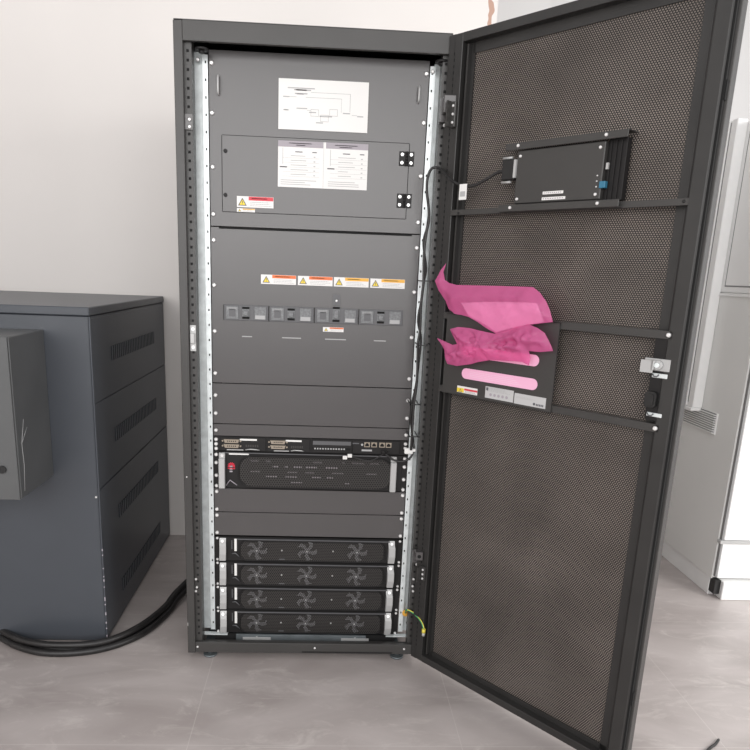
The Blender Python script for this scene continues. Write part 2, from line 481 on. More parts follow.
# ---- the door: inner face at local y=0, outer skin at y=.04
ZB, ZD = .028, 2.014
DW = .758
mb = MB()
mb.box(0, .030, 0, .040, ZB, ZD, 0, .0015); mb.box(-.018, .004, .0, .012, ZB, ZD)                   # hinge stile
mb.box(.714, DW-.004, 0, .034, ZB, ZD, 0, .003)               # free stile
mb.box(.719, DW-.006, -.004, .0, ZB+.01, ZD-.01, 0, .0015)      # raised face of the stile
mb.box(DW-.004, DW+.001, .002, .034, ZB+.006, ZD-.006, 1)       # gasket groove
mb.box(DW-.004, DW+.008, .012, .040, ZB, ZD, 2, .0015)          # turned edge
mb.box(.03, .716, 0, .040, ZB, ZB+.024, 0, .001)             # bottom rail
mb.box(.03, .716, 0, .040, ZD-.024, ZD, 0, .001)             # top rail
mb.box(.03, .056, .026, .030, ZB+.02, ZD-.02)              # blank margin of the skin
mb.box(.682, .718, .026, .030, ZB+.02, ZD-.02)
mb.box(.05, .70, .026, .030, ZD-.052, ZD-.02); mb.box(.05, .70, .026, .030, ZB+.02, ZB+.040)
mb.box(.040, .046, .010, .028, ZB+.03, ZD-.03)
z = ZB+.05
while z < ZD-.05:
    mb.box(.0015, .0045, -.0006, .0, z, z+.008, 1); z += .0165
door = build(mb, 'door', ['door', 'hole', 'rack'], rack, DOOR, origin=(0, 0, 0))
perforated('perforated_sheet', 'mesh', door, DOOR, .050, .692, ZB+.032, ZD-.034, .031, .0067, .0051, .62)
mb = MB(); mb.box(.05, .70, .0322, .036, ZB+.03, ZD-.03); tag(build(mb, 'dust_filter', 'filter', door, DOOR), 'brown-grey dust filter showing through the holes')
def crossbar(u0, u1, z, h=.018):
    mb = MB(); mb.box(u0, u1, -.004, .001, z-h/2, z+h/2, 0, .0008); mb.box(u0, u1, .001, .012, z+h/2-.002, z+h/2); mb.box(u1-.03, u1, .0, .003, z-h/2, z+h/2)
    b = build(mb, 'cross_bar', 'rack', door, DOOR)
    return b
b1 = crossbar(.03, .722, 1.529, .016); screw(b1, .710, -.004, 1.530, DOOR, .0035, mat='black'); screw(b1, .06, -.004, 1.527, DOOR, .0035, mat='black')
b2 = crossbar(.03, .729, 1.228, .020); screw(b2, .720, -.004, 1.228, DOOR, .006)
b3 = crossbar(.03, .729, 1.001, .020); screw(b3, .720, -.004, 1.001, DOOR, .006)
for z, h in ((1.80, .07), (.36, .05)):
    mb = MB(); mb.box(.006, .028, -.012, 0, z-h/2, z+h/2, 0, .002); mb.box(.010, .014, -.03, -.012, z-h/2, z+h/2)
    hp = build(mb, 'hinge_plate', 'rack', door, DOOR)
    for k in (-1, 0, 1): screw(hp, .021, -.012, z+k*h*.32, DOOR, .004)
# lock on the free stile
def drect(px0, py0, px1, py1, w=0):
    a = dp(px0, py0, w); b = dp(px1, py1, w); return a[0], b[0], b[1], a[1]
mb = MB()
u0, z1 = dp(664, 339, 0); _, z0 = dp(652, 420, 0)
mb.box(.689, .720, -.001, .012, z0, z1, 0); build(mb, 'lock_plate', 'dark', door, DOOR)
mb = MB()
ua, za = dp(643, 359, .02); ub, zb_ = dp(651.5, 372.5, .02)
mb.box(ua, ub+.005, -.030, -.027, zb_, za, 0); mb.box(ub, ub+.004, -.03, -.004, za-.022, za, 0)
uc, zc = dp(672, 362, .004); ud, zd = dp(656, 369, .004)
mb.box(.672, .734, -.006, -.002, zd-.004, zc+.004, 0, .001)
mb.cyl((.708, -.006, (zc+zd)/2), (0, -1, 0), .011, .010, 16, 0); mb.cyl((.708, -.016, (zc+zd)/2), (0, -1, 0), .006, .005, 8, 1)
tag(build(mb, 'lock_tongue', ['silver', 'zinc'], door, DOOR), 'bare silver metal lock tongue')
for (p0, p1) in (((656, 373), (671, 379.5)), ((650, 412), (665, 418.5))):
    u0, z1 = dp(*p0); u1, z0 = dp(*p1)
    mb = MB(); mb.box(.694, .731, -.005, -.001, z0, z1, 0, .0008); mb.tube([(.696, -.006, (z0+z1)/2+.003), (.700, -.009, (z0+z1)/2-.002), (.708, -.009, (z0+z1)/2-.002), (.711, -.006, (z0+z1)/2+.003)], .0015, 6, 1)
    tag(build(mb, 'lock_clip', ['zinc', 'ink'], door, DOOR), 'silver spring clip')
u0, z1 = dp(654, 391); u1, z0 = dp(666, 409)
mb = MB(); mb.prism(stadium(.688, .716, z0, z1, 5, .45), -.016, 0); mb.prism(stadium(.693, .711, z0+.006, z1-.006, 5, .45), -.019, -.016); build(mb, 'lock_body', 'black', door, DOOR)
for py, z in ((88, 0), (700, 0)):
    zz = dp(733 if py == 88 else 632, py)[1]
    mb = MB(); mb.box(DW-.004, DW+.004, .004, .012, zz-.02, zz+.02); build(mb, 'edge_slot', 'hole', door, DOOR)

# ------------------------------------------------------------ things on the door
W = .018
u0, zt = dp(518, 151, W); u1, _ = dp(606, 141, W); _, zb = dp(513, 204, W)
mu = thing('monitoring_unit', 'flat black monitoring unit bracketed to the upper door mesh', 'control unit', ((u0+u1)/2, 0, zb), DOOR)
mb = MB(); mb.box(u0, u1, -W, .020, zb, zt, 0, .002)
build(mb, 'housing', 'rack', mu, DOOR)
mb = MB(); mb.box(u1+.001, u1+.048, -.002, .020, zb-.002, zt+.006, 0, .001)
for k in range(3): mb.box(u1+.008+.013*k, u1+.011+.013*k, -.006, -.002, zb, zt, 0)
mb.box(u1+.004, u1+.010, -.012, -.002, zb+.07, zb+.085, 1)
build(mb, 'end_cover', ['dark', 'silver'], mu, DOOR)
for (pa, pb, pc, nm) in (((506, 149), (629, 131), 6, 't'), ((498, 211), (619, 202), 6, 'b')):
    ua, z_a = dp(*pa, W+.004); ub, z_b = dp(*pb, W+.004); z = zt+.012 if nm == 't' else zb-.010
    mb = MB(); mb.box(ua, ub, -W-.006, -W-.002, z-.010, z+.008, 0, .001); mb.box(ua, ub, -W-.004, .026, z+(.006 if nm == 't' else -.010), z+(.008 if nm == 't' else -.008))
    br = build(mb, 'bracket', 'rack', mu, DOOR)
    for u in (ua+.04, ub-.055): screw(br, u, -W-.006, z, DOOR, .0045)
for u in (u0+.010, u1-.012):
    for z in (zb+.012, zt-.014): screw(mu, u, -W, z, DOOR, .0042)
for k in range(3): screw(mu, u1-.012, -W, zb+.030+.013*k, DOOR, .0020)
for k, (a, b) in enumerate(((.80, 1.0), (.6, 1.0))): pass
for (p0, p1) in (((543, 190.5), (563, 194.5)), ((542, 196.5), (565, 200))):
    a, b, c, d = drect(*p0, *p1, W)
    mb = MB(); zc = (c+d)/2; mb.box(a, b, -W-.0006, -W, zc-.0035, zc+.0035, 0)
    for k in range(9): mb.box(a+.003+k*(b-a-.006)/9, a+.003+(k+.6)*(b-a-.006)/9, -W-.0009, -W-.0006, zc-.0012, zc+.0012, 1)
    tag(build(mb, 'sticker', ['white', 'greyink'], mu, DOOR), 'white serial number strip')
mb = MB(); mb.box(u1-.004, u1+.012, -W-.003, -W+.01, zb+.026, zb+.042, 0, .001); tag(build(mb, 'port', 'blue', mu, DOOR), 'blue socket at the corner')
# plug on its left
ua, za = dp(503, 162, W); ub, zb_ = dp(514, 178, W)
plug = MB(); plug.box(u0-.045, u0-.003, -W-.004, .004, zb_-.004, za+.004, 0, .002)
plug.box(u0-.006, u0+.001, -W-.006, .004, zb_, za+.002, 1)
plug.cyl((u0-.05, -.010, za+.010), (1, 0, 0), .0035, .03, 10, 1); plug.cyl((u0-.05, -.010, zb_-.008), (1, 0, 0), .0035, .03, 10, 1)

# document holder plate
W2 = .010
u1, zt = dp(560, 323, W2); _, zb = dp(550, 413, W2); u0 = .050
hold = thing('document_holder', 'black steel document holder plate with pink slots on the door', 'document holder', ((u0+u1)/2, 0, zb), DOOR)
mb = MB(); mb.box(u0, u1-.022, -W2, -W2+.002, zb, zt, 0); mb.box(u1-.022, u1, -W2-.0, -.004, zb, zt, 0, .003); mb.box(u0, u1, -W2, -.004, zb, zb+.002); mb.box(u0, u1, -W2, -.004, zt-.002, zt)
build(mb, 'plate', 'rack', hold, DOOR)
for (p0, p1) in (((462, 370), (537, 388)), ((462, 346), (538.5, 366))):
    a, z1 = dp(*p0, W2+.001); b, z0 = dp(*p1, W2+.001); zc = dp((p0[0]+p1[0])/2, (p0[1]+p1[1])/2, W2+.001)[1]; hh = .016
    mb = MB(); mb.prism(stadium(a, b, zc-hh, zc+hh, 8), -W2-.0012, -W2, 0)
    for k in range(4): mb.box(a+.03, b-.05-.01*k, -W2-.0015, -W2-.0012, zc-.008+k*.005, zc-.0072+k*.005, 1)
    tag(build(mb, 'slot', ['pinkfilm', 'card'], hold, DOOR), 'rounded slot filled with pale pink film')
def lines(mb, a, b, z0, z1, y, n, m, fill=.55, seed=1):
    """rows of small print as broken strokes"""
    rnd = random.Random(seed); st = (z1-z0)/n
    for k in range(n):
        x = a
        zc = z0+(k+.5)*st
        end = b-(b-a)*rnd.uniform(0, .3)
        while x < end:
            w = rnd.uniform(.03, .09)*(b-a); mb.box(x, min(x+w, end), y-.0003, y, zc-st*fill/2, zc+st*fill/2, m); x += w*1.25
def tri(mb, cx, cz, h, y, m=3, mi=4):
    mb.prism([(cx-h*.58, cz-h*.5), (cx, cz+h*.5), (cx+h*.58, cz-h*.5)], y-.0004, y, m)
    mb.prism([(cx-h*.40, cz-h*.40), (cx, cz+h*.30), (cx+h*.40, cz-h*.40)], y-.0006, y-.0004, 2)
    mb.box(cx-h*.05, cx+h*.05, y-.0008, y-.0006, cz-h*.18, cz+h*.12, mi); mb.box(cx-h*.05, cx+h*.05, y-.0008, y-.0006, cz-h*.33, cz-h*.25, mi)
LM = ['white', 'red', 'yellow', 'ink', 'ink', 'lightink', 'orange', 'amber', 'greyink', 'greylabel']
a, b, c, d = drect(457.5, 385, 477, 396.5, W2)
b = a+(b-a)
mb = MB(); y = -W2; mb.box(a, b, y-.0006, y, c+.003, d-.006, 0); y -= .0006
mb.box(a, b, y+.0002, y+.0006, d-.006, d-.001, 0); mb.box(a+(b-a)*.36, b, y-.0003, y, c+(d-c)*.48, c+(d-c)*.72, 1)
mb.box(a, a+(b-a)*.34, y-.0003, y, c+.004, d-.007, 2); tri(mb, a+(b-a)*.17, (c+d)/2-.002, .012, y-.0003)
lines(mb, a+(b-a)*.4, b-.002, c+.004, c+(d-c)*.44, y, 2, 5)
tag(build(mb, 'warning_label', LM, hold, DOOR), 'white label with red band and yellow triangle')
a, b, c, d = drect(486, 384, 512.7, 404.7, W2); dz = .006
mb = MB(); y = -W2-.0006; mb.box(a, b, y, -W2, c+dz, d-dz, 9); lines(mb, a+.006, b-.006, c+.026, d-.008, y, 4, 5, .4, 3)
mb.box(a+.003, a+.010, y-.0003, y, d-dz-.012, d-dz-.003, 3)
for k in range(5): mb.cyl((a+.02+k*.014, y, c+.017), (0, -1, 0), .0045, .0003, 12, 8)
tag(build(mb, 'rating_label', LM, hold, DOOR), 'silver rating label with row of symbols')
a, b, c, d = drect(515, 390.7, 545, 410.5, W2)
mb = MB(); mb.box(a, b, y, -W2, c+.004, d-.006, 9); lines(mb, a+.006, b-.03, c+.020, d-.014, y, 3, 5, .3, 5)
mb.cyl((b-.036, y, c+.012), (0, -1, 0), .004, .0003, 10, 3)
for k in range(5): mb.box(b-.030+k*.005, b-.0265+k*.005, y-.0003, y, c+.008, c+.014, 3)
tag(build(mb, 'rating_label', LM, hold, DOOR), 'silver label with dark maker mark at lower right')

# ------------------------------------------------------------ pink plastic bags
def bag(name, label, px, w, amp, seed, ns, step=.008, crease=None):
    P2 = [dp(x, y, w) for x, y in px]
    xs = [p[0] for p in P2]; zs = [p[1] for p in P2]
    def inside(x, z):
        r = False; n = len(P2)
        for i in range(n):
            x1, z1 = P2[i]; x2, z2 = P2[i-1]
            if (z1 > z) != (z2 > z) and x < (x2-x1)*(z-z1)/(z2-z1)+x1: r = not r
        return r
    def ed(x, z):
        q = Vector((x, z)); best = 9
        for i in range(len(P2)):
            a = Vector(P2[i-1]); b = Vector(P2[i]); t = max(0, min(1, (q-a).dot(b-a)/max((b-a).length_squared, 1e-9))); best = min(best, (q-a-t*(b-a)).length)
        return best
    bnd = []
    for i in range(len(P2)):
        a = Vector(P2[i]); b = Vector(P2[(i+1) % len(P2)]); k = max(1, int((b-a).length/step))
        for j in range(k): bnd.append(a+(b-a)*j/k)
    pts = list(bnd); z = min(zs)
    while z < max(zs):
        x = min(xs)
        while x < max(xs):
            jx = x+random.uniform(-.25, .25)*step; jz = z+random.uniform(-.25, .25)*step
            if inside(jx, jz) and ed(jx, jz) > step*.5: pts.append(Vector((jx, jz)))
            x += step
        z += step
    nb = len(bnd)
    res = geometry.delaunay_2d_cdt([Vector(p) for p in pts], [(i, (i+1) % nb) for i in range(nb)], [], 1, 1e-6)
    vs, fs = res[0], res[2]
    mb = MB()
    for side in (1, -1):
        base = len(mb.v)
        for v in vs:
            e = min(ed(v.x, v.y)/.03, 1)
            n = noise.noise(Vector((v.x*ns*1.0, v.y*ns*2.2, seed+side*3)))
            if crease:
                rx, rz = v.x-crease[0], v.y-crease[1]; th = math.atan2(rz, rx); rr = math.hypot(rx, rz)
                n = noise.noise(Vector((math.cos(th)*4.5, math.sin(th)*4.5, seed+rr*6+side*3)))*min(1, .25+rr/.05)
            n = 1-abs(n)*2.6+.5*(1-abs(noise.noise(Vector((v.x*ns*2.6+v.y*ns, v.y*ns*2.0, seed+7+side*3))))*2.4)
            wv = .004*noise.noise(Vector((v.x*25, v.y*25, seed+20)))
            off = w+wv+side*(.0006+e*(.007+amp*n*.5))
            if side < 0: off = max(off, W2+.003)
            mb.v.append((v.x, -off, v.y))
        for f in fs:
            if len(f) < 3: continue
            t = tuple(base+i for i in f)
            mb.f.append(t if side > 0 else t[::-1]); mb.m.append(0); mb.s.append(True)
    o = build(mb, name, 'bag', None, DOOR)
    return tag(o, label, 'plastic bag')
bag1 = [(446.5, 263), (441, 270), (435, 281), (439, 291), (445.5, 301), (449, 309), (455, 314), (462, 315), (469, 317), (482, 325), (496, 334), (512, 330), (527, 325), (544, 323), (553, 322), (550, 311), (546, 301), (540, 293), (533, 287), (500, 286), (457, 285), (449, 283), (444.5, 280), (443, 272)]
bag('plastic_bag', 'translucent pink plastic bag spread open, upper one, holding a white sheet', bag1, .038, .012, 2, 7)
bag2 = [(450, 329), (458, 327), (469, 328), (486, 332), (495, 334), (506.5, 331), (517, 327), (529, 324.5), (538, 328), (545, 333), (549, 342), (553, 351), (540, 352), (529, 351), (530, 358), (529, 365.5), (522, 362), (510, 361), (490, 360), (478, 362), (471, 364), (457, 366), (447.6, 364), (445, 356), (444, 350), (440, 343), (437, 338), (444, 341), (452, 345), (457, 344), (453, 336)]
bag('plastic_bag', 'crumpled pink plastic bag bunched over the upper slot, lower one', bag2, .040, .034, 9, 16, .0055, dp(485, 346, .04))
px = [(461, 303), (482, 302), (505, 302), (537, 303), (544, 322), (520, 326), (496, 332), (484, 324), (469, 316)]
mb = MB(); mb.prism([dp(x, y, .036) for x, y in px][::-1], -.0365, -.0355)
tag(build(mb, 'paper_sheet', 'white', None, DOOR), 'white paper sheet showing through the upper pink bag', 'paper')

# ------------------------------------------------------------ equipment fronts
XL, XR = .0865, .7455
def fx(px, py): p = un(px, py, 1, PY); return p.x, p.z
def prect(x0, y0, x1, y1, y=PY):
    a = un(x0, y0, 1, y); b = un(x1, y1, 1, y); return a.x, b.x, b.z, a.z
def panel(name, label, cat, z0, z1, zs, group=None):
    t = thing(name, label, cat, ((XL+XR)/2, PY, z0), I4, group)
    mb = MB(); mb.box(XL, XR, PY, PY+.003, z0+.0012, z1-.0012, 0, .0008); mb.box(XL+.03, XR-.03, PY+.003, PY+.03, z0+.0012, z0+.003); mb.box(XL+.03, XR-.03, PY+.003, PY+.03, z1-.003, z1-.0012)
    fp = build(mb, 'faceplate', 'panel', t)
    for z in zs:
        screw(t, XL+.009, PY, z, r=.0066); screw(t, XR-.009, PY, z, r=.0066)
    return t
z1_, z2_, z3_, z4_, z5_ = 1.970, 1.470, .9755, .838, .7955
top = panel('distribution_panel', 'tall dark top panel with two white diagram sheets and small hinged door', 'panel', z2_, z1_, [PZ(211, y) for y in (63, 113, 167, 214)])
def grip(parent, px, py0, py1):
    x, zt = fx(px, py0); _, zb = fx(px, py1)
    mb = MB(); mb.tube(smooth([(x, PY, zt), (x, PY-.014, zt-.006), (x, PY-.014, zb+.006), (x, PY, zb)], 5), .003, 8)
    tag(build(mb, 'handle', 'silver', parent), 'small bare metal grip')
grip(top, 218.5, 76, 95); grip(top, 419, 87, 103)
# printed sheets
def sheet(parent, name, P, fn, label, yy=PY-.0025):
    A = un(*P[0], 1, yy); B = un(*P[1], 1, yy); C = un(*P[2], 1, yy); D = un(*P[3], 1, yy)
    x0 = (A.x+D.x)/2; x1 = (B.x+C.x)/2; z1 = (A.z+B.z)/2; z0 = (C.z+D.z)/2
    mb = MB(); mb.box(x0, x1, yy, yy+.0006, z0, z1, 0)
    def R(a, b, c, d, m): mb.box(x0+a*(x1-x0), x0+b*(x1-x0), yy-.0003, yy, z1-d*(z1-z0), z1-c*(z1-z0), m)
    fn(R); o = build(mb, name, LM, parent); tag(o, label); return o
def diagram(R):
    for a, b, c in ((.17, .36, .20), (.10, .40, .165), (.18, .32, .27), (.05, .12, .34), (.06, .11, .60), (.20, .32, .56), (.72, .80, .62), (.88, .95, .67), (.42, .50, .83), (.46, .60, .70), (.34, .42, .63)):
        R(a, b, c, c+.022, 5)
    for a, b, c, d in ((.36, .80, .245, .25), (.795, .80, .25, .60), (.12, .20, .345, .35), (.70, .703, .35, .62), (.3, .7, .345, .35), (.05, .12, .61, .615), (.32, .36, .60, .605), (.82, .88, .66, .665)): R(a, b, c, d+.003, 5)
    for a, c in ((.36, .58), (.47, .68), (.57, .56)):
        R(a, a+.09, c, c+.008, 5); R(a, a+.09, c+.13, c+.138, 5); R(a, a+.004, c, c+.13, 5); R(a+.086, a+.09, c, c+.13, 5)
    R(.19, .31, .20, .225, 8); R(.20, .28, .285, .30, 8)
def table(R):
    R(.0, .50, .0, .13, 8); R(.53, 1.0, .0, .13, 8)
    R(.12, .37, .04, .055, 3); R(.63, .88, .045, .06, 3); R(.2, .3, .08, .095, 3); R(.68, .82, .085, .1, 3)
    R(.505, .508, .0, 1, 5)
    rnd = random.Random(5)
    for (o) in (0, .53):
        R(o+.05, o+.055, .15, .5, 5); R(o+.19, o+.27, .22, .24, 3); R(o+.38, o+.43, .22, .24, 3); R(o+.02, o+.10, .55, .575, 3)
        for k in range(5):
            c = .31+.1*k
            R(o+.14, o+.14+rnd.uniform(.1, .2), c, c+.012, 5); R(o+.395, o+.415, c+.01, c+.03, 5); R(o+.05, o+.46, c+.05, c+.054, 5)
        for k in range(3): R(o+.03, o+rnd.uniform(.3, .44), .84+k*.045, .853+k*.045, 5)
sheet(top, 'circuit_diagram', [(279, 78), (369.6, 82.6), (366.6, 133), (278, 129)], diagram, 'white sheet printed with a line diagram')
# small hinged door
a = un(222, 135, 1, PY); b = un(405.5, 219, 1, PY)
mb = MB(); mb.box(a.x, b.x, PY-.0018, PY+.0, b.z, a.z, 0, .0005)
mb.box(a.x-.0018, a.x, PY-.0003, PY, b.z, a.z, 1); mb.box(b.x, b.x+.0018, PY-.0003, PY, b.z, a.z, 1)
mb.box(a.x, b.x, PY-.0003, PY, a.z, a.z+.0014, 1); mb.box(a.x, b.x, PY-.0003, PY, b.z-.0014, b.z, 1)
acc = build(mb, 'access_door', ['panel', 'hole'], top)
for py in (151, 195):
    x, z = fx(225.5, py); mb = MB(); mb.cyl((x, PY-.0018, z), (0, -1, 0), .006, .003, 14); mb.box(x-.001, x+.001, PY-.006, PY-.0048, z-.005, z+.005); build(mb, 'knob', 'dark', acc)
sheet(acc, 'parameter_table', [(278, 140.6), (368.4, 144), (366.6, 190), (278, 187)], table, 'white sheet printed with two small tables', PY-.0026)
for px, py in ((406.5, 159), (404, 201)):
    x, z = fx(px, py); mb = MB()
    for s in (-1, 1):
        mb.box(x+s*.003, x+s*.023, PY-.004, PY-.0018, z-.021, z+.021, 0, .0006)
        for q in (-.012, .012): mb.cyl((x+s*.014, PY-.004, z+q), (0, -1, 0), .005, .0012, 12, 1)
    for k in range(5): mb.cyl((x, PY-.005, z-.021+k*.0085), (0, 0, 1), .0042, .0075, 12, 0)
    build(mb, 'hinge', ['dark', 'screw'], top)
def warn(parent, x0, x1, z0, z1, band, y=PY-.0018, seed=1, tm=2):
    mb = MB(); mb.box(x0, x1, y-.0006, y, z0, z1, 0); y -= .0006; h = z1-z0; w = x1-x0
    mb.box(x0+w*.32, x1-.0006, y-.0003, y, z0+h*.64, z1-.0006, band)
    tri(mb, x0+w*.15, (z0+z1)/2, min(h*.72, w*.22), y)
    lines(mb, x0+w*.36, x1-.003, z0+h*.08, z0+h*.56, y, 3, 5, .3, seed)
    lines(mb, x0+w*.40, x1-w*.15, z0+h*.74, z0+h*.9, y, 1, 0, .5, seed+3)
    return tag(build(mb, 'warning_label', LM, parent), 'white warning label with coloured band and triangle')
x0, x1, z0, z1 = prect(237, 196, 273.5, 208.5); warn(acc, x0, x1, z0+.0, z1, 1)
x0, x1, z0, z1 = prect(237, 207.5, 255, 212.5); warn(acc, x0, x1, z0, z1-.002, 7, seed=5)

# breaker panel
bp_ = panel('breaker_panel', 'broad dark panel with a row of four grey circuit breakers', 'panel', z3_, z2_, [PZ(214, y) for y in (240, 285, 331, 373)])
x0, z = fx(219, 228.5); x1, zz = fx(412, 232)
mb = MB(); mb.box(x0, x1, PY-.0012, PY+.0004, z2_-.0062, z2_-.0005); build(mb, 'slot', 'hole', bp_)
for k, (xa, xb, ya, band, sd) in enumerate(((261, 296, 275, 6, 1), (298, 332.5, 276, 6, 2), (334, 368.5, 277, 7, 3), (370.5, 404.6, 278, 7, 4))):
    x0, x1, z0, z1 = prect(xa, ya, xb, ya+9.5); zc = un(333, 281.7, 1, PY).z; warn(bp_, x0, x1, zc-.0145, zc+.0145, band, PY, sd)
x0, x1, z0, z1 = prect(323, 327, 343.5, 332.2); warn(bp_, x0, x1, z0, z1, 6, PY, 8)
zc = un(313, 315.2, 1, PY).z; hb = .0245
for k, (xa, xb) in enumerate(((223.7, 268.3), (268.8, 313.5), (314.3, 357.8), (358.5, 402.7))):
    xa = un(xa, 315, 1, PY).x; xb = un(xb, 315, 1, PY).x; w = xb-xa; br = thing('circuit_breaker', ('leftmost of the four grey circuit breakers in the row', 'second grey circuit breaker from the left in the row', 'third grey circuit breaker, topped by a tag with a white screw', 'rightmost of the four grey circuit breakers in the row')[k], 'circuit breaker', ((xa+xb)/2, PY, zc-hb), I4, 'circuit breakers in the breaker panel')
    mb = MB(); mb.box(xa, xb, PY-.004, PY, zc-hb, zc+hb, 0, .001)
    mb.box(xa, xa+.002, PY-.0046, PY-.004, zc-hb, zc+hb, 4)
    mb.box(xa+.008, xa+w*.34, PY-.007, PY-.004, zc-hb+.004, zc+hb-.004, 1, .001)
    mb.box(xa+.018, xa+w*.27, PY-.0078, PY-.007, zc-.012, zc+.012, 0)
    mb.box(xa+w*.69, xb-.006, PY-.007, PY-.004, zc-hb+.004, zc+hb-.004, 1, .001)
    mb.box(xa+w*.71, xb-.010, PY-.0078, PY-.007, zc-hb+.006, zc-hb+.018, 2)
    for q in range(3): mb.box(xa+.012, xa+w*.3, PY-.0078, PY-.007, zc+hb-.009-q*.003, zc+hb-.0078-q*.003, 2)
    build(mb, 'case', ['breaker', 'breakerface', 'lightink', 'white', 'hole'], br)
    mb = MB(); dz = .010 if k == 2 else 0; sw0 = xa+w*.42; sw1 = xa+w*.58
    mb.box(sw0, sw1, PY-.006, PY-.004, zc-hb+.006, zc+hb-.004+dz, 1)
    mb.box(sw0, sw1, PY-.0068, PY-.006, zc+hb-.012+dz, zc+hb-.005+dz, 0); mb.box(sw0, sw1, PY-.0068, PY-.006, zc-hb+.006, zc-hb+.013, 0)
    mb.box(sw0+.004, sw1-.004, PY-.014, PY-.006, zc-.008, zc+.009+dz, 1, .001)
    build(mb, 'toggle', ['hole', 'breakerface'], br)
    if k == 2:
        mb = MB(); mb.box(sw0, sw1, PY-.003, PY, zc+hb+.010, zc+hb+.044, 0); build(mb, 'tag', 'breaker', br)
        screw(br, (sw0+sw1)/2, PY-.003, zc+hb+.024, r=.004)
for xa, xb in ((242, 252), (282, 301), (325, 346), (374, 386)):
    a = un(xa, 338.6, 1, PY); b = un(xb, 338.6, 1, PY); zc2 = un(313, 338.7, 1, PY).z
    mb = MB(); mb.box(a.x, b.x, PY-.0005, PY, zc2-.0015, zc2+.0015); build(mb, 'marker_strip', 'lightink', bp_)

panel('blanking_panel', 'plain dark blanking panel directly below the breaker row, taller of its pair', 'blanking panel', z4_, z3_, [PZ(215, y) for y in (395, 413)], 'plain blanking panels')
panel('blanking_panel', 'narrow plain dark blanking panel just above the controller strip', 'blanking panel', z5_, z4_, [PZ(215, 430)], 'plain blanking panels')
panel('blanking_panel', 'plain dark blanking panel directly below the fan-grilled power unit', 'blanking panel', .5255, .612, [.600, .536], 'plain blanking panels')
panel('blanking_panel', 'plain dark blanking panel directly above the topmost rectifier module', 'blanking panel', .439, .5255, [.514, .450], 'plain blanking panels')

# controller strip
z0, z1 = .7445, .795
ct = thing('rack_controller', 'thin black controller strip with serial sockets above the power unit', 'controller', (.41, PY, z0))
mb = MB(); mb.box(XL, XR, PY, PY+.003, z0+.0006, z1, 0); mb.box(.10, .735, PY+.003, PY+.25, z0+.002, z1-.002); build(mb, 'body', 'dark', ct)
def modx(px): return un(px, 445, 1, PY).x
for (a, b, nm) in ((221, 266, 'a'), (268, 310, 'b')):
    xa, xb = modx(a), modx(b)
    mb = MB(); mb.box(xa, xb, PY-.004, PY, z0+.003, z1-.002, 0, .001)
    mb.box(xa+(xb-xa)*.42, xa+(xb-xa)*.80, PY-.0046, PY-.004, z1-.012, z1-.006, 1)
    mb.box(xa+.02, xa+(xb-xa)*.5, PY-.0046, PY-.004, z0+.004, z0+.007, 2)
    for q in range(6): mb.box(xa+(xb-xa)*(.55+.05*q), xa+(xb-xa)*(.58+.05*q), PY-.0046, PY-.004, z0+.016, z0+.024, 3)
    mb.tube(smooth([(xa+(xb-xa)*.55, PY-.004, z0+.006), (xa+(xb-xa)*.65, PY-.014, z0+.011), (xa+(xb-xa)*.8, PY-.014, z0+.010), (xa+(xb-xa)*.85, PY-.004, z0+.006)], 5), .002, 6, 4)
    cm = build(mb, 'communication_module', ['dark', 'white', 'silver', 'grille', 'silver'], ct)
    for q in (0, 1):
        zc = z1-.014-q*.017; xc = xa+(xb-xa)*.24; w = .026
        mb = MB(); mb.prism([(xc-w, zc+.006), (xc+w, zc+.006), (xc+w*.85, zc-.006), (xc-w*.85, zc-.006)][::-1], PY-.010, PY-.004, 0)
        for k in range(5): mb.box(xc-.014+k*.0065, xc-.011+k*.0065, PY-.0104, PY-.010, zc-.002, zc+.002, 1)
        mb.cyl((xc-w-.004, PY-.004, zc), (0, -1, 0), .003, .004, 8, 0); mb.cyl((xc+w+.004, PY-.004, zc), (0, -1, 0), .003, .004, 8, 0)
        tag(build(mb, 'serial_socket', ['brass', 'hole'], cm), 'pale metal serial socket')
xa, xb = modx(312), modx(352)
mb = MB(); mb.box(xa, xb, PY-.004, PY, z0+.003, z1-.002, 0, .001); mb.box(xa+.003, xb-.006, PY-.006, PY-.004, z0+.014, z0+.021, 1); mb.box(xa+.003, xb-.004, PY-.005, PY-.004, z1-.020, z1-.007, 2)
for k in range(12): mb.box(xa+.008+k*.009, xa+.013+k*.009, PY-.0064, PY-.006, z0+.015, z0+.020, 3)
build(mb, 'slot_module', ['dark', 'hole', 'breaker', 'lightink'], ct)
xa, xb = modx(353), modx(400)
mb = MB(); mb.box(xa, xb, PY-.004, PY, z0+.003, z1-.002, 0, .001); mb.box(xa+.03, xa+.065, PY-.0045, PY-.004, z0+.012, z0+.018, 1); mb.cyl((modx(362), PY-.004, z1-.016), (0, -1, 0), .004, .001, 10, 1)
mb.box(modx(352.5), modx(359), PY-.0046, PY-.004, z1-.014, z1-.010, 2)
pm = build(mb, 'port_module', ['dark', 'lightink', 'ink'], ct)
for px in (367, 374, 382, 388.5):
    x = modx(px); mb = MB(); mb.box(x-.0095, x+.0095, PY-.0048, PY-.004, z1-.024, z1-.007, 0); mb.prism([(x-.0065, z1-.021), (x+.0065, z1-.021), (x+.0065, z1-.015), (x+.003, z1-.012), (x+.003, z1-.010), (x-.003, z1-.010), (x-.003, z1-.012), (x-.0065, z1-.015)], PY-.0054, PY-.0048, 1)
    build(mb, 'network_port', ['brass', 'hole'], pm)
for z in (z0+.008, z0+.024, z0+.040):
    screw(ct, XL+.009, PY, z, r=.0066)
    if z > z0+.01: screw(ct, XR-.009, PY, z, r=.0066)

